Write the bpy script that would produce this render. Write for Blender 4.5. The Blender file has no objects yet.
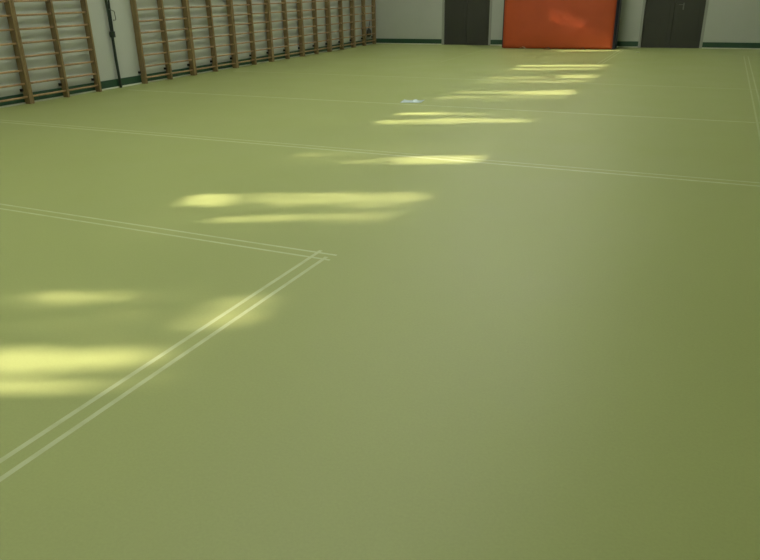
import bpy, bmesh, math, random
from mathutils import Matrix, Vector
random.seed(7)
C = bpy.context.scene.collection
PI = math.pi

# ------------------------------------------------------------------ dimensions (metres)
XL, XR = -9.39, 4.60          # left / right wall faces
YN, YB = -2.04, 19.72         # near / back wall faces
ZC = 6.2                      # ceiling
SUN_DIR = Vector((1.0, 0.49, -1.1136*0.55)).normalized()   # travel direction of the sunlight

# ------------------------------------------------------------------ materials
def new_mat(name):
    m = bpy.data.materials.new(name); m.use_nodes = True
    nt = m.node_tree
    return m, nt, nt.nodes['Principled BSDF']
def simple(name, col, rough=0.6, metal=0.0, noise=0.0, nscale=8.0, bump=0.0, bscale=60.0, spec=0.5):
    m, nt, b = new_mat(name)
    b.inputs['Base Color'].default_value = (*col, 1)
    b.inputs['Roughness'].default_value = rough
    b.inputs['Metallic'].default_value = metal
    b.inputs['Specular IOR Level'].default_value = spec
    tc = nt.nodes.new('ShaderNodeTexCoord')
    if noise > 0:
        n = nt.nodes.new('ShaderNodeTexNoise'); n.inputs['Scale'].default_value = nscale
        n.inputs['Detail'].default_value = 5
        nt.links.new(tc.outputs['Object'], n.inputs['Vector'])
        r = nt.nodes.new('ShaderNodeMapRange')
        r.inputs['From Min'].default_value = .3; r.inputs['From Max'].default_value = .7
        r.inputs['To Min'].default_value = 1-noise; r.inputs['To Max'].default_value = 1+noise
        nt.links.new(n.outputs['Fac'], r.inputs['Value'])
        mx = nt.nodes.new('ShaderNodeVectorMath'); mx.operation = 'SCALE'
        mx.inputs[0].default_value = col
        nt.links.new(r.outputs['Result'], mx.inputs['Scale'])
        nt.links.new(mx.outputs['Vector'], b.inputs['Base Color'])
    if bump > 0:
        n2 = nt.nodes.new('ShaderNodeTexNoise'); n2.inputs['Scale'].default_value = bscale
        nt.links.new(tc.outputs['Object'], n2.inputs['Vector'])
        bp = nt.nodes.new('ShaderNodeBump'); bp.inputs['Strength'].default_value = bump
        bp.inputs['Distance'].default_value = .01
        nt.links.new(n2.outputs['Fac'], bp.inputs['Height'])
        nt.links.new(bp.outputs['Normal'], b.inputs['Normal'])
    return m
def wood(name, c0, c1):
    m, nt, b = new_mat(name)
    tc = nt.nodes.new('ShaderNodeTexCoord'); mp = nt.nodes.new('ShaderNodeMapping')
    mp.inputs['Scale'].default_value = (30, 30, 1.6)
    nz = nt.nodes.new('ShaderNodeTexNoise'); nz.inputs['Scale'].default_value = 1.5; nz.inputs['Detail'].default_value = 6
    oi = nt.nodes.new('ShaderNodeObjectInfo')
    ad = nt.nodes.new('ShaderNodeVectorMath'); ad.operation = 'ADD'
    cr = nt.nodes.new('ShaderNodeValToRGB')
    cr.color_ramp.elements[0].position = .3; cr.color_ramp.elements[0].color = (*c0, 1)
    cr.color_ramp.elements[1].position = .7; cr.color_ramp.elements[1].color = (*c1, 1)
    nt.links.new(tc.outputs['Object'], ad.inputs[0]); nt.links.new(oi.outputs['Location'], ad.inputs[1])
    nt.links.new(ad.outputs[0], mp.inputs['Vector']); nt.links.new(mp.outputs['Vector'], nz.inputs['Vector'])
    nt.links.new(nz.outputs['Fac'], cr.inputs['Fac']); nt.links.new(cr.outputs['Color'], b.inputs['Base Color'])
    b.inputs['Roughness'].default_value = .42
    return m

# court lines painted on the floor: (x0, x1, y0, y1, strength)
LW = .010
LINES = []
def vline(x, y0, y1, s=1.0): LINES.append((x-LW, x+LW, y0, y1, s))
def hline(y, x0, x1, s=1.0, w=LW): LINES.append((x0, x1, y-w, y+w, s))
LW = .0125
vline(-2.068, -1.9, 3.512); vline(-1.980, -1.9, 3.425)
LW = .0105
hline(3.472, -9.0, -1.935); hline(3.385, -9.0, -1.935)
hline(6.235, -9.0, 4.2, .8, .015); hline(6.125, -9.0, 4.2, 1.0, .017)
hline(9.14, -9.0, 4.2, .8, .024)
hline(12.13, -9.0, 4.2, .5, .03)
vline(.615, 3.5, 17.75, .8); vline(.535, 3.5, 17.75, .7)
vline(-2.13, 15.4, 18.9, 1.0); vline(-2.22, 15.4, 18.9, 1.0)
vline(-5.50, 14.9, 18.2, .7)
hline(15.2, -9.0, -5.5, .35, .02)

def floor_mat():
    m, nt, b = new_mat('green_sports_floor')
    N, L = nt.nodes, nt.links
    tc = N.new('ShaderNodeTexCoord'); sx = N.new('ShaderNodeSeparateXYZ'); L.new(tc.outputs['Object'], sx.inputs[0])
    def mth(op, a, c=None):
        n = N.new('ShaderNodeMath'); n.operation = op
        for i, v in enumerate((a, c)):
            if v is None: continue
            if isinstance(v, (int, float)): n.inputs[i].default_value = v
            else: L.new(v, n.inputs[i])
        return n.outputs[0]
    # wear of the thin lines
    wn = N.new('ShaderNodeTexNoise'); wn.inputs['Scale'].default_value = 9; wn.inputs['Detail'].default_value = 4
    L.new(tc.outputs['Object'], wn.inputs['Vector'])
    wr = N.new('ShaderNodeMapRange'); wr.inputs['From Min'].default_value = .3; wr.inputs['From Max'].default_value = .6
    wr.inputs['To Min'].default_value = .6; wr.inputs['To Max'].default_value = 1
    L.new(wn.outputs['Fac'], wr.inputs['Value'])
    acc = None
    for x0, x1, y0, y1, s in LINES:
        ax = mth('LESS_THAN', mth('ABSOLUTE', mth('SUBTRACT', sx.outputs['X'], (x0+x1)/2)), (x1-x0)/2)
        ay = mth('LESS_THAN', mth('ABSOLUTE', mth('SUBTRACT', sx.outputs['Y'], (y0+y1)/2)), (y1-y0)/2)
        v = mth('MULTIPLY', mth('MULTIPLY', ax, ay), s)
        acc = v if acc is None else mth('MAXIMUM', acc, v)
    fac = mth('MULTIPLY', mth('MULTIPLY', acc, wr.outputs['Result']), LINE_FAC)
    # fine mottle of the vinyl
    n1 = N.new('ShaderNodeTexNoise'); n1.inputs['Scale'].default_value = 90; n1.inputs['Detail'].default_value = 3
    n2 = N.new('ShaderNodeTexNoise'); n2.inputs['Scale'].default_value = 1.3; n2.inputs['Detail'].default_value = 5
    L.new(tc.outputs['Object'], n1.inputs['Vector']); L.new(tc.outputs['Object'], n2.inputs['Vector'])
    s1 = mth('MULTIPLY', mth('SUBTRACT', n1.outputs['Fac'], .5), .16)
    s2 = mth('MULTIPLY', mth('SUBTRACT', n2.outputs['Fac'], .5), .10)
    sc = mth('ADD', mth('ADD', s1, s2), 1.0)
    col = N.new('ShaderNodeVectorMath'); col.operation = 'SCALE'; col.inputs[0].default_value = FLOOR_COL
    L.new(sc, col.inputs['Scale'])
    mix = N.new('ShaderNodeMix'); mix.data_type = 'RGBA'
    L.new(fac, mix.inputs['Factor']); L.new(col.outputs[0], mix.inputs['A'])
    mix.inputs['B'].default_value = (*LINE_COL, 1)
    L.new(mix.outputs['Result'], b.inputs['Base Color'])
    # slightly uneven sheen
    rr = N.new('ShaderNodeMapRange'); rr.inputs['From Min'].default_value = .3; rr.inputs['From Max'].default_value = .7
    rr.inputs['To Min'].default_value = FLOOR_ROUGH-.03; rr.inputs['To Max'].default_value = FLOOR_ROUGH+.03
    L.new(n2.outputs['Fac'], rr.inputs['Value']); L.new(rr.outputs['Result'], b.inputs['Roughness'])
    b.inputs['Specular IOR Level'].default_value = FLOOR_SPEC
    bp = N.new('ShaderNodeBump'); bp.inputs['Strength'].default_value = .05; bp.inputs['Distance'].default_value = .002
    L.new(n1.outputs['Fac'], bp.inputs['Height']); L.new(bp.outputs['Normal'], b.inputs['Normal'])
    return m

FLOOR_COL = (.325, .378, .140)
LINE_COL = (.50, .57, .34)
LINE_FAC = .95
FLOOR_ROUGH = .46
FLOOR_SPEC = .42
M = {}
M['floor'] = floor_mat()
M['wall'] = simple('painted_wall', (.455, .487, .445), .75, noise=.03, nscale=1.5, bump=.06, bscale=45)
M['ceiling'] = simple('white_ceiling', (.66, .66, .62), .85, noise=.03, nscale=2)
M['green'] = simple('dark_green_skirting', (.018, .062, .034), .5, noise=.08, nscale=5)
M['bead'] = simple('pale_skirting_bead', (.62, .66, .55), .5, noise=.04)
M['door'] = simple('charcoal_door_paint', (.038, .040, .032), .62, noise=.06, nscale=2)
M['frame'] = simple('grey_door_frame', (.31, .33, .29), .55, noise=.03)
M['steel'] = simple('brushed_steel', (.16, .17, .15), .5, .5, noise=.05)
M['wood'] = wood('varnished_ash', (.175, .125, .058), (.275, .20, .095))
M['rung'] = wood('varnished_beech_rung', (.31, .20, .095), (.43, .29, .15))
M['bracket'] = simple('dark_iron_bracket', (.03, .03, .028), .5, .5, noise=.1)
M['pole'] = simple('dark_green_metal', (.014, .028, .020), .45, .1, noise=.08)
M['orange'] = simple('orange_vinyl', (.43, .068, .019), .42, noise=.06, nscale=2.5, bump=.12, bscale=5)
M['navy'] = simple('navy_vinyl', (.016, .018, .040), .5, noise=.08)
M['webbing'] = simple('pale_webbing', (.62, .56, .38), .8, noise=.08)
M['darkrub'] = simple('dark_rubber', (.035, .028, .022), .8, noise=.1)
M['paper'] = simple('pale_blue_paper', (.46, .56, .60), .7, noise=.05, nscale=20)
M['bag'] = simple('dark_bag_fabric', (.035, .04, .032), .85, noise=.15, nscale=30)
M['plaster_out'] = simple('outside_render', (.5, .47, .4), .9, noise=.05)
M['white'] = simple('white_metal', (.7, .7, .68), .45, noise=.03)
M['leaf'] = simple('green_leaves', (.045, .10, .02), .7, noise=.3, nscale=4)
M['bark'] = simple('brown_bark', (.09, .06, .04), .9, noise=.3, nscale=12, bump=.5, bscale=20)
M['grass'] = simple('outside_grass', (.06, .10, .03), .95, noise=.3, nscale=6)
mg = bpy.data.materials.new('window_glass'); mg.use_nodes = True
nt = mg.node_tree; nt.nodes.clear()
o = nt.nodes.new('ShaderNodeOutputMaterial'); t = nt.nodes.new('ShaderNodeBsdfTransparent'); g = nt.nodes.new('ShaderNodeBsdfGlossy')
t.inputs[0].default_value = (.95, .98, .95, 1); g.inputs['Roughness'].default_value = .02
fr = nt.nodes.new('ShaderNodeMixShader'); fr.inputs[0].default_value = .07
nt.links.new(t.outputs[0], fr.inputs[1]); nt.links.new(g.outputs[0], fr.inputs[2]); nt.links.new(fr.outputs[0], o.inputs[0])
M['glass'] = mg
def emit(name, col, s):
    m, nt, b = new_mat(name)
    b.inputs['Base Color'].default_value = (.8, .8, .8, 1)
    b.inputs['Emission Color'].default_value = (*col, 1); b.inputs['Emission Strength'].default_value = s
    return m
FILL_STRENGTH = 24.5
M['fill_glow'] = emit('fill_diffuser', (1.0, .99, .86), FILL_STRENGTH)  # glow of the ceiling lights added to fill the room

# ------------------------------------------------------------------ helpers
def obj(name, bm, mat, parent=None, smooth=False):
    me = bpy.data.meshes.new(name)
    bmesh.ops.recalc_face_normals(bm, faces=bm.faces)
    bm.to_mesh(me); bm.free()
    me.materials.append(mat)
    if smooth:
        for p in me.polygons: p.use_smooth = True
    ob = bpy.data.objects.new(name, me); C.objects.link(ob)
    if parent: ob.parent = parent
    return ob
def box(bm, x0, x1, y0, y1, z0, z1, bev=0.0):
    mtx = Matrix.Translation(((x0+x1)/2, (y0+y1)/2, (z0+z1)/2)) @ Matrix.Diagonal((x1-x0, y1-y0, z1-z0, 1))
    r = bmesh.ops.create_cube(bm, size=1, matrix=mtx)
    if bev > 0:
        es = list({e for v in r['verts'] for e in v.link_edges})
        bmesh.ops.bevel(bm, geom=es, offset=bev, segments=2, affect='EDGES', profile=.6)
def tube(bm, pts, r, n=10, caps=True, sx=1.0):
    pts = [Vector(p) for p in pts]; rings = []
    for i, p in enumerate(pts):
        d = (pts[min(i+1, len(pts)-1)]-pts[max(i-1, 0)]).normalized()
        a = Vector((0, 0, 1)) if abs(d.z) < .9 else Vector((1, 0, 0))
        u = d.cross(a).normalized(); v = d.cross(u).normalized()
        rings.append([bm.verts.new(p+u*math.cos(2*PI*k/n)*r*sx+v*math.sin(2*PI*k/n)*r) for k in range(n)])
    for a, b in zip(rings, rings[1:]):
        for k in range(n): bm.faces.new((a[k], a[(k+1) % n], b[(k+1) % n], b[k]))
    if caps: bm.faces.new(rings[0]); bm.faces.new(rings[-1])
def B(): return bmesh.new()
def struct(name, bm, m, parent=None):
    o = obj(name, bm, m, parent)
    if not parent: o['kind'] = 'structure'
    return o
def thing(name, label, cat, loc=(0, 0, 0), group=None, kind=None):
    o = bpy.data.objects.new(name, None); C.objects.link(o); o.location = loc; o.empty_display_size = .2
    if kind: o['kind'] = kind
    else:
        o['label'] = label; o['category'] = cat
        if group: o['group'] = group
    return o
def tag(o, label, cat, group=None):
    o['label'] = label; o['category'] = cat
    if group: o['group'] = group
    return o
def dup(root, loc):
    r = root.copy(); C.objects.link(r); r.location = loc
    for ch in list(root.children):
        c = ch.copy(); C.objects.link(c); c.parent = r
        for gch in ch.children:
            d = gch.copy(); C.objects.link(d); d.parent = c
    return r

# ------------------------------------------------------------------ room shell
b = B(); box(b, XL-.3, XR+.3, YN-.3, YB+.5, -.2, 0); struct('floor', b, M['floor'])
b = B(); box(b, XL-.3, XR+.3, YN-.3, YB+.5, ZC, ZC+.2); struct('ceiling', b, M['ceiling'])

WZ0, WZ1 = 3.50, 4.70
WT = .16                                        # wall thickness
wins = []
for k in range(9):
    bb = -.75+2.1*k+.10
    wins.append((bb-1.30, bb))
b = B()
box(b, XL-WT, XL, YN-.3, YB+.3, 0, WZ0); box(b, XL-WT, XL, YN-.3, YB+.3, WZ1, ZC)
edges = [YN-.3]+[v for w in wins for v in w]+[YB+.3]
for i in range(0, len(edges), 2):
    if edges[i+1] > edges[i]: box(b, XL-WT, XL, edges[i], edges[i+1], WZ0, WZ1)
struct('wall_left', b, M['wall'])
b = B(); box(b, XR, XR+.2, YN-.3, YB+.3, 0, ZC); struct('wall_right', b, M['wall'])
b = B(); box(b, XL, XR, YN-.2, YN, 0, ZC); struct('wall_near', b, M['wall'])
# back wall with two recessed door openings
DZ = 2.10
doors = [(-7.235, -5.785), (-1.885, -.372)]
b = B(); xs = XL
for x0, x1 in doors:
    box(b, xs, x0, YB, YB+.2, 0, ZC); box(b, x0, x1, YB, YB+.2, DZ, ZC); xs = x1
box(b, xs, XR, YB, YB+.2, 0, ZC)
struct('wall_back', b, M['wall'])

# windows of the left wall
for k, (y0, y1) in enumerate(wins):
    f = .035
    xa, xb = XL-.13, XL-.07
    b = B()
    box(b, xa, xb, y0, y1, WZ0, WZ0+f); box(b, xa, xb, y0, y1, WZ1-f, WZ1)
    box(b, xa, xb, y0, y0+f, WZ0+f, WZ1-f); box(b, xa, xb, y1-f, y1, WZ0+f, WZ1-f)
    w = struct('window_%d' % (k+1), b, M['white'])
    b = B(); box(b, XL-.102, XL-.098, y0+f, y1-f, WZ0+f, WZ1-f); obj('window_pane', b, M['glass'], w)
    b = B(); box(b, XL-.12, XL+.03, y0-.04, y1+.04, WZ0-.035, WZ0, .006); obj('window_sill', b, M['white'], w)

# doors: frame, leaves, handle
def door(n, x0, x1, handle):
    fw = .065
    b = B()
    box(b, x0, x0+fw, YB-.012, YB+.12, 0, DZ, .004); box(b, x1-fw, x1, YB-.012, YB+.12, 0, DZ, .004)
    box(b, x0+fw, x1-fw, YB-.012, YB+.12, DZ-fw, DZ, .004)
    d = struct('door_%d' % n, b, M['frame'])
    xm = (x0+x1)/2
    for a, c in ((x0+fw, xm), (xm, x1-fw)):
        b = B(); box(b, a+.003, c-.003, YB+.03, YB+.075, .012, DZ-fw-.004, .004)
        box(b, a+.10, c-.10, YB+.024, YB+.032, .16, DZ-.22, .003)       # shallow raised panel
        l = obj('door_leaf', b, M['door'], d)
        if handle and a == xm:
            hx = a+.20
            b = B(); box(b, hx-.016, hx+.016, YB+.012, YB+.024, .90, 1.06, .004)
            tube(b, [(hx, YB+.014, 1.02), (hx, YB-.04, 1.02)], .011, 10)
            tube(b, [(hx, YB-.035, 1.02), (hx-.11, YB-.035, 1.02)], .011, 10)
            obj('door_handle', b, M['steel'], l)
    b = B(); box(b, x0+fw, x1-fw, YB, YB+.19, .001, .012, .002); obj('threshold', b, M['door'], d)
    b = B(); box(b, x0+fw, x1-fw, YB+.15, YB+.19, .0, DZ-fw); obj('backing', b, M['door'], d)
    return d
door(1, *doors[0], False); door(2, *doors[1], True)

# skirting: dark green board with a pale bead along the floor
def skirting(name, p0, p1, nrm):
    b = B(); t = .018
    def seg(bm, z0, z1, t):
        xs_ = sorted((p0[0], p1[0])); ys_ = sorted((p0[1], p1[1]))
        if nrm[0]: x = p0[0]; box(bm, min(x, x+nrm[0]*t), max(x, x+nrm[0]*t), ys_[0], ys_[1], z0, z1, .003)
        else: y = p0[1]; box(bm, xs_[0], xs_[1], min(y, y+nrm[1]*t), max(y, y+nrm[1]*t), z0, z1, .003)
    seg(b, .024, .148, .016); s = struct(name, b, M['green'])
    b = B(); seg(b, .0, .024, .034); obj('floor_bead', b, M['bead'], s)
skirting('baseboard_left', (XL, YN), (XL, YB), (1, 0))
skirting('baseboard_right', (XR, YN), (XR, YB), (-1, 0))
skirting('baseboard_near', (XL+.04, YN), (XR-.04, YN), (0, 1))
skirting('baseboard_back', (XL+.04, YB), (doors[0][0], YB), (0, -1))
skirting('baseboard_back', (doors[0][1], YB), (doors[1][0], YB), (0, -1))
skirting('baseboard_back', (doors[1][1], YB), (XR-.04, YB), (0, -1))

# ------------------------------------------------------------------ wall bars (Swedish ladders)
UW = .695
def bar_unit():
    r = thing('wall_bars', '', 'wall bars')
    D = .135
    for i in range(3):
        y = i*UW
        ya, yb = (y+.002, y+.039) if i == 0 else ((y-.0185, y+.0185) if i == 1 else (y-.039, y-.002))
        b = B(); box(b, .026, D+.006, ya, yb, 0.002, 2.62, .006)
        u = obj('upright', b, M['wood'], r)
        for z in (.20, 2.35):
            b = B(); box(b, 0, .05, ya-.026, ya-.001, z-.02, z+.02, .004)
            tube(b, [(.03, ya-.013, z), (.055, ya-.013, z)], .009, 8)
            obj('bracket', b, M['bracket'], u)
    for i in range(2):
        y0, y1 = i*UW+.02, (i+1)*UW-.02
        for k in range(14):
            z = .105+.190*k
            if z > 2.6: continue
            x = .100 if k < 13 else .155
            b = B()
            tube(b, [(x, y0-.01, z), (x, (y0+y1)/2, z), (x, y1+.01, z)], .0155, 10, sx=1.0)
            obj('rung', b, M['rung'], r, smooth=True)
    return r
unit = bar_unit(); unit.location = (XL, 7.42, 0)
# positions: two units before the gap with the crank rod, seven after it
for ch in unit.children: pass
names = {0: 'varnished wooden wall bars right beside the gap with the dark rod, on its near side',
         -1: 'varnished wooden wall bars at the left picture edge, nearest the camera'}
unit['label'] = names[0]; unit['group'] = 'wooden wall bars along the left wall'
u2 = dup(unit, (XL, 7.42-2*UW, 0)); u2['label'] = names[-1]
ords = ['first wooden wall bars unit beyond the dark rod, on its far side',
        'second wooden wall bars unit beyond the gap with the dark rod',
        'third wooden wall bars unit beyond the gap with the dark rod',
        'middle unit of the seven wooden wall bars between dark rod and corner',
        'third wooden wall bars unit counted from the far left corner',
        'second wooden wall bars unit counted from the far left corner',
        'last wooden wall bars unit, in the corner with the dark bag']
for k in range(7):
    u = dup(unit, (XL, 9.862+2*UW*k, 0)); u['label'] = ords[k]

# ------------------------------------------------------------------ window crank rod between the wall bars
r = thing('window_crank_rod', 'dark green metal crank rod standing against the wall between the wall bars', 'rod', (XL+.05, 9.315, 0))
b = B(); tube(b, [(0, .012, .006), (0, .01, .05), (0, 0, .5), (0, 0, .9), (0, -.004, 1.2), (0, -.022, 1.55), (0, -.03, 3.3)], .024, 12)
obj('rod', b, M['pole'], r, True)
b = B(); tube(b, [(.028, .002, .90), (.028, .006, 1.05), (.026, .010, 1.2), (.024, .024, 1.5), (.024, .034, 3.3)], .015, 12)
obj('secondary_rod', b, M['pole'], r, True)
b = B(); tube(b, [(.01, 0, .83), (.01, 0, .86), (.01, 0, .90), (.01, 0, .925)], .047, 14); box(b, -.045, .02, -.02, .02, .86, .90, .004)
obj('clamp', b, M['pole'], r)
b = B(); tube(b, [(.03, -.01, 1.275), (.03, .095, 1.24), (.03, .102, 1.23), (.03, .108, 1.11), (.03, .10, 1.10), (.03, .05, 1.10)], .008, 8)
obj('crank_handle', b, M['steel'], r)
b = B(); tube(b, [(0, .012, .001), (0, .012, .012), (0, .012, .06)], .024, 12); obj('rod_foot', b, M['pole'], r)
for z in (1.9, 2.9):
    b = B(); box(b, -.05, .03, -.07, .06, z-.02, z+.02, .004); obj('wall_clip', b, M['pole'], r)

# ------------------------------------------------------------------ crash mat
MX0, MX1, MY0, MT = -5.185, -2.405, 18.84, .55
r = thing('crash_mat', 'thick orange vinyl crash mat with navy sides standing upright before the back wall', 'mat', ((MX0+MX1)/2, MY0, 0))
r.rotation_euler.z = .035
W = (MX1-MX0)/2; Hm = 2.0
b = B(); nx, nz = 44, 30; grid = []
for j in range(nz+1):
    row = []
    for i in range(nx+1):
        u = i/nx; v = j/nz; x = -W+2*W*u; z = .012+Hm*v
        ed = min(u, 1-u, v*.8+.02, (1-v)*.8+.02)
        puff = -.045*min(1, ed*7)**.6
        # diagonal creases running up from the lower left corner
        cr = 0
        for (cx, cz, ang, amp, wd) in ((-.95, .30, 42, .012, .035), (-.75, .22, 55, .010, .03), (-.30, .55, 68, .008, .03), (.45, .18, 20, .006, .03)):
            a = math.radians(ang); dx, dz = x-cx, z-cz
            dist = -dx*math.sin(a)+dz*math.cos(a); al = dx*math.cos(a)+dz*math.sin(a)
            cr += amp*math.exp(-(dist/wd)**2)*math.exp(-(al/.55)**2)
        for (cx, cz, amp, wd) in ((-.03, .82, .010, .09), (.66, .56, .012, .12)):
            cr += amp*math.exp(-((x-cx)**2+(z-cz)**2)/wd**2)
        row.append(b.verts.new((x, puff-cr*min(1, ed*8), z)))
    grid.append(row)
for j in range(nz):
    for i in range(nx): b.faces.new((grid[j][i], grid[j][i+1], grid[j+1][i+1], grid[j+1][i]))
# give the cover sheet its thickness
ret = bmesh.ops.extrude_face_region(b, geom=list(b.faces))
for v in [g_ for g_ in ret['geom'] if isinstance(g_, bmesh.types.BMVert)]: v.co.y = .03
obj('front_cover', b, M['orange'], r, True)
b = B(); box(b, -W-.004, W+.065, .02, MT, .004, Hm+.03, .03); obj('mat_body', b, M['navy'], r)
b = B(); tube(b, [(-W-.006, .01, .03), (-W-.006, .01, Hm)], .014, 8); obj('seam_piping', b, M['navy'], r)
b = B(); tube(b, [(W+.01, .0, .02), (W+.01, .0, Hm)], .014, 8); obj('seam_piping', b, M['navy'], r)

# small bits lying along the foot of the mat
def strap(x, w, col, name, label, cat, y):
    b = B(); pts = []
    n = 9
    prof = [(-.5, .004), (-.38, .012), (-.2, .040), (0, .050), (.2, .042), (.38, .014), (.5, .004)]
    rows = []
    for (u, z) in prof:
        rows.append([b.verts.new((u*w, s*.035, z+.004*t)) for s, t in ((-1, 0), (1, 0), (1, 1), (-1, 1))])
    for a, c in zip(rows, rows[1:]):
        for k in range(4): b.faces.new((a[k], a[(k+1) % 4], c[(k+1) % 4], c[k]))
    b.faces.new(rows[0]); b.faces.new(rows[-1])
    o = obj(name, b, M[col]); o.location = (x, y, .001); return tag(o, label, cat)
strap(-4.62, .20, 'webbing', 'webbing_loop', 'pale webbing loop lying on floor at foot of orange mat, left one', 'strap', 18.68)
strap(-3.98, .17, 'darkrub', 'webbing_loop', 'dark strap loop lying on floor at foot of orange mat, near its middle', 'strap', 18.70)
strap(-3.10, .14, 'darkrub', 'webbing_loop', 'small dark strap loop lying in the sunlit strip before orange mat, right one', 'strap', 18.72)

# small pale disc on the floor right of the mat
b = B(); tube(b, [(0, 0, 0.0005), (0, 0, .008), (0, 0, .012)], .045, 16); o = obj('floor_disc', b, M['bead']); o.location = (-1.72, 18.2, 0)
tag(o, 'small pale round disc on the floor right of the orange mat', 'cover')

# sheet of paper
b = B(); n = 10; g2 = []
for side in (0, 1):
    gg = []
    for j in range(n+1):
        row = []
        for i in range(n+1):
            u, v = i/n-.5, j/n-.5
            z = .004+.030*math.exp(-((u-.12)**2/.02+(v-.1)**2/.05))+.012*max(0, abs(u)-.38)*8*(.5+v)+.0025*side
            row.append(b.verts.new((u*.30+.03*v, v*.22, z)))
        gg.append(row)
    g2.append(gg)
for gg in g2:
    for j in range(n):
        for i in range(n): b.faces.new((gg[j][i], gg[j][i+1], gg[j+1][i+1], gg[j+1][i]))
def rim(gg): return [gg[0][i] for i in range(n)]+[gg[j][n] for j in range(n)]+[gg[n][n-i] for i in range(n)]+[gg[n-j][0] for j in range(n)]
r0, r1 = rim(g2[0]), rim(g2[1])
for k in range(len(r0)): b.faces.new((r0[k], r0[(k+1) % len(r0)], r1[(k+1) % len(r0)], r1[k]))
o = obj('paper_sheet', b, M['paper'], smooth=True); o.location = (-3.87, 9.38, 0); o.rotation_euler.z = .25
tag(o, 'creased pale blue paper sheet lying on the green floor', 'paper')

# dark drawstring bag hanging behind the last wall bars
r = thing('drawstring_bag', 'small dark drawstring bag hanging on the wall bars at the far left corner', 'bag', (XL+.03, 19.26, .22))
b = B(); rings = []
prof = [(0.0, .02), (.01, .10), (.06, .145), (.13, .15), (.19, .11), (.225, .05), (.245, .035), (.29, .055)]
for z, rr_ in prof:
    rings.append([b.verts.new((.035+math.cos(2*PI*k/16)*rr_*.24, math.sin(2*PI*k/16)*rr_*(1+.06*math.sin(5*k)), z)) for k in range(16)])
for a, c in zip(rings, rings[1:]):
    for k in range(16): b.faces.new((a[k], a[(k+1) % 16], c[(k+1) % 16], c[k]))
b.faces.new(rings[0]); b.faces.new(rings[-1])
obj('sack', b, M['bag'], r, True)
b = B(); tube(b, [(.035, .03, .24), (.045, .02, .34), (.062, 0, .468), (.07, -.01, .34), (.035, -.03, .24)], .006, 6); obj('cord', b, M['bag'], r)

# ------------------------------------------------------------------ unseen ceiling lights added as fill, placed for the floor's brightness falloff
fill = None; cnt = 0
LX = (-5.2, -2.9)
for x in LX:
    for k in range(8):
        y = -.6+2.75*k
        if fill is None:
            fill = thing('ceiling_fill', '', 'light', (x, y, ZC), 'added fill lights on the ceiling')
            fill['label'] = 'long unseen fill light with glowing diffuser added on the ceiling'
            b = B(); box(b, -.20, .20, -.8, .8, -.10, 0, .01); obj('housing', b, M['white'], fill)
            b = B(); box(b, -.17, .17, -.77, .77, -.125, -.10, .008); obj('diffuser', b, M['fill_glow'], fill)
        else: dup(fill, (x, y, ZC))

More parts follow.
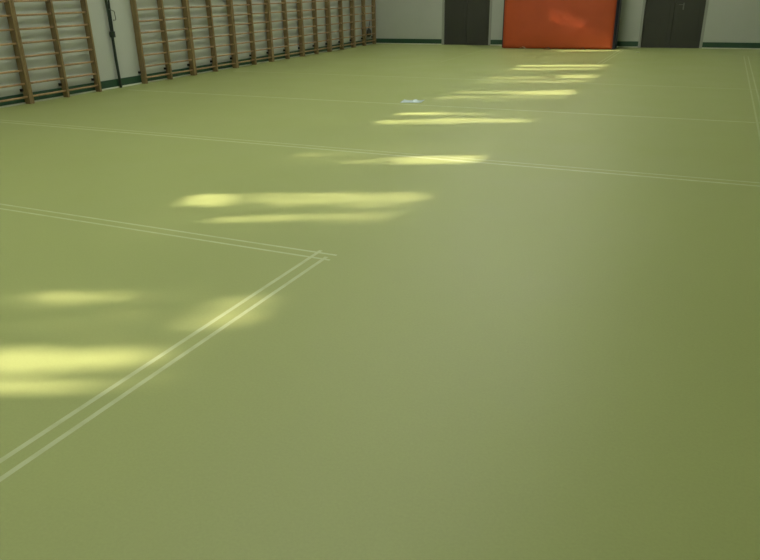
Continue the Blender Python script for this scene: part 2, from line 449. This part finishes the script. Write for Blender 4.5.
# ------------------------------------------------------------------ outside: ground and unseen trees, leaves arranged to shape the sun patches
b = B(); box(b, XL-14, XL-.3, -14, 22, -.25, -.12); g_ = struct('ground', b, M['grass'])
LIT = [  # openings left between the leaves, drawn to give the floor's sun patches
    ([(-1.414, 3.979), (-1.489, 4.444), (-1.633, 4.499), (-1.672, 4.106)], 1) ,
    ([(-1.739, 4.139), (-1.813, 4.449), (-1.908, 4.488), (-1.89, 4.214)], 1) ,
    ([(-0.766, 3.753), (-0.7, 3.866), (-0.879, 3.945), (-0.898, 3.815)], 0.75) ,
    ([(-0.708, 3.869), (-0.771, 4.158), (-0.816, 4.175), (-0.872, 3.942)], 0.6) ,
    ([(-1.09, 3.874), (-1.114, 4.082), (-1.19, 4.114), (-1.167, 3.91)], 0.3) ,
    ([(-0.953, 4.12), (-0.921, 4.308), (-1.031, 4.347), (-1.061, 4.164)], 0.22) ,
    ([(-1.115, 4.419), (-0.909, 4.433), (-1.249, 4.546), (-1.264, 4.472)], 0.5) ,
    ([(-0.909, 4.433), (-0.847, 4.491), (-1.146, 4.586), (-1.249, 4.546)], 0.8) ,
    ([(1.426, 3.464), (1.462, 3.628), (1.052, 3.766), (1.14, 3.567)], 0.95) ,
    ([(1.418, 3.612), (1.405, 3.881), (1.09, 3.976), (1.101, 3.72)], 0.55) ,
    ([(1.431, 3.815), (1.308, 4.563), (1.06, 4.614), (1.144, 3.904)], 0.8) ,
    ([(1.166, 3.953), (1.035, 4.589), (0.891, 4.619), (1.015, 3.998)], 0.55) ,
    ([(0.746, 3.841), (0.742, 4.546), (0.559, 4.587), (0.666, 3.868)], 0.75) ,
    ([(3.032, 3.495), (3.017, 3.817), (2.818, 3.867), (2.832, 3.553)], 0.45) ,
    ([(2.711, 3.831), (2.761, 4.164), (2.483, 4.223), (2.572, 3.867)], 0.5) ,
    ([(2.766, 4.136), (2.776, 4.561), (2.408, 4.622), (2.488, 4.196)], 1) ,
    ([(5.814, 3.433), (5.726, 3.78), (5.378, 3.847), (5.461, 3.511)], 1) ,
    ([(5.726, 3.78), (5.386, 4.143), (5.22, 4.17), (5.378, 3.847)], 0.6) ,
    ([(5.517, 4.107), (5.364, 4.556), (5.198, 4.577), (5.264, 4.149)], 0.2) ,
    ([(5.088, 3.443), (4.94, 4.067), (4.639, 4.121), (4.78, 3.516)], 0.9) ,
    ([(5.132, 3.894), (4.869, 4.517), (4.645, 4.548), (4.82, 3.954)], 1) ,
    ([(7.905, 3.449), (7.592, 4.105), (7.233, 4.155), (7.652, 3.496)], 0.7) ,
    ([(7.592, 4.105), (7.634, 4.562), (7.044, 4.623), (7.233, 4.155)], 1) ,
    ([(7.287, 3.48), (6.954, 4.56), (6.736, 4.583), (7.001, 3.535)], 0.5) ,
    ([(9.806, 3.466), (9.686, 4.062), (9.298, 4.11), (9.412, 3.53)], 0.7) ,
    ([(9.851, 4.193), (9.72, 4.577), (9.235, 4.619), (9.358, 4.248)], 1) ,
    ([(9.153, 3.504), (8.945, 4.597), (8.509, 4.637), (8.851, 3.554)], 0.6) ,
    ([(11.963, 3.474), (11.627, 4.521), (11.233, 4.553), (11.597, 3.525)], 1) ,
    ([(11.268, 3.461), (10.916, 4.579), (10.629, 4.603), (10.969, 3.505)], 0.9) ,
    ([(14.064, 3.204), (13.615, 4.271), (13.303, 4.298), (13.737, 3.25)], 0.35) ,
    ([(15.757, 3.36), (15.345, 4.397), (14.973, 4.424), (15.371, 3.406)], 0.9) ,
    ([(15.78, 4.27), (15.98, 4.27), (15.95, 4.45), (15.75, 4.45)], .6), ([(16.05, 4.12), (16.14, 4.12), (16.14, 4.22), (16.05, 4.22)], .6),
]
def inside(poly, y, z):
    c = False; n = len(poly)
    for i in range(n):
        (y1, z1), (y2, z2) = poly[i], poly[i-1]
        if (z1 > z) != (z2 > z) and y < (y2-y1)*(z-z1)/(z2-z1)+y1: c = not c
    return c
def gap(y, z):
    v = 0
    for poly, i in LIT:
        if inside(poly, y, z): v = max(v, i)
    return v
def gapw(y, z, e=.022):
    if 10.2 < y < 12.2: e = .008
    return max(gap(y, z), .9*max(gap(y+e, z), gap(y-e, z), gap(y, z+e), gap(y, z-e)))
def leaf(b, p, s):
    n = Vector((random.gauss(-.8, .5), random.gauss(-.4, .5), random.gauss(.5, .4))).normalized()
    a = n.orthogonal().normalized(); a.rotate(Matrix.Rotation(random.random()*6.28, 3, n)); c = n.cross(a)
    q = [p-a*s, p-a*s*.3+c*s*.55, p+a*s*.6+c*s*.4, p+a*s*1.15, p+a*s*.6-c*s*.4, p-a*s*.3-c*s*.55]
    b.faces.new([b.verts.new(v) for v in q])
trees = [0.0, 4.8, 9.6, 14.4]
TX = XL-2.4
fol = [B() for _ in trees]
ystep = .030
y = -2.9
while y < 16.7:
    near_win = any(a-.12 < y < c+.12 for a, c in wins)
    z = WZ0-.15
    while z < WZ1+.2:
        if near_win or random.random() < .10:
            if random.random() > gapw(y, z)*1.03:
                t = random.uniform(.8, 1.9)
                p = Vector((XL, y, z))-SUN_DIR*(t/SUN_DIR.x)+Vector((0, random.uniform(-.02, .02), random.uniform(-.02, .02)))
                k = min(range(len(trees)), key=lambda i: abs(trees[i]-1.1-p.y))
                lo = -99 if k == 0 else (trees[k]+trees[k-1])/2-1.1+.07
                hi = 99 if k == len(trees)-1 else (trees[k]+trees[k+1])/2-1.1-.07
                p.y = max(lo, min(hi, p.y))
                leaf(fol[k], p, .038)
        z += ystep
    y += ystep
for k, ty in enumerate(trees):
    for _ in range(900):          # the rest of each crown, above the window beams
        p = Vector((TX+random.gauss(0, .6), ty-1.1+max(-1.5, min(1.5, random.gauss(0, .7))), 6.9+abs(random.gauss(0, .8))))
        leaf(fol[k], p, .09)
    r = thing('tree', 'unseen leafy tree outside the left wall windows, shaping the sun patches', 'tree', (TX, ty-1.1, -.12), 'unseen sun-shaping trees outside the left wall')
    b = B(); tube(b, [(0, 0, 0), (.03, .02, 1.2), (-.03, .03, 2.6), (0, 0, 4.2)], .13, 10)
    for q in range(7):
        a = q*2*PI/7; tube(b, [(0, 0, 3.6), (.35*math.cos(a), .4*math.sin(a), 5.2), (.6*math.cos(a), .7*math.sin(a), 7.2)], .018, 6)
    obj('trunk', b, M['bark'], r)
    o = obj('sun_mask_foliage', fol[k], M['leaf'], r); o.location = (-TX, -(ty-1.1), .12)

# ------------------------------------------------------------------ light
sd = bpy.data.lights.new('sun', 'SUN'); sd.energy = 16; sd.color = (1.0, .78, .68); sd.angle = math.radians(.8)
so = bpy.data.objects.new('sun', sd); C.objects.link(so)
so.rotation_euler = SUN_DIR.to_track_quat('-Z', 'Y').to_euler(); so.location = (-20, -5, 12)
w = bpy.data.worlds.new('sky'); bpy.context.scene.world = w; w.use_nodes = True
bg = w.node_tree.nodes['Background']; bg.inputs[0].default_value = (.62, .78, 1, 1); bg.inputs[1].default_value = .9

# ------------------------------------------------------------------ camera
yaw, pitch, roll, F = -0.442360154, 0.398579712, -0.0194571639, 690.429
f = Vector((math.sin(yaw)*math.cos(pitch), math.cos(yaw)*math.cos(pitch), -math.sin(pitch)))
r = Vector((math.cos(yaw), -math.sin(yaw), 0)); u = r.cross(f)
c, s = math.cos(roll), math.sin(roll)
r2 = c*r+s*u; u2 = -s*r+c*u
cd = bpy.data.cameras.new('camera'); co = bpy.data.objects.new('camera', cd); C.objects.link(co)
cd.sensor_width = 36; cd.sensor_fit = 'HORIZONTAL'; cd.lens = F*36/760; cd.clip_start = .05
co.matrix_world = Matrix(((r2.x, u2.x, -f.x, 0), (r2.y, u2.y, -f.y, 0), (r2.z, u2.z, -f.z, 1.5), (0, 0, 0, 1)))
sc = bpy.context.scene; sc.camera = co
sc.view_settings.view_transform = 'Standard'; sc.view_settings.look = 'None'
sc.view_settings.exposure = 0.0; sc.view_settings.gamma = 1; sc.view_settings.use_curve_mapping = False
sc.cycles.use_denoising = True; sc.cycles.max_bounces = 8; sc.cycles.diffuse_bounces = 5; sc.cycles.transparent_max_bounces = 12
sc.cycles.caustics_reflective = False; sc.cycles.caustics_refractive = False
sc.cycles.sample_clamp_indirect = 4
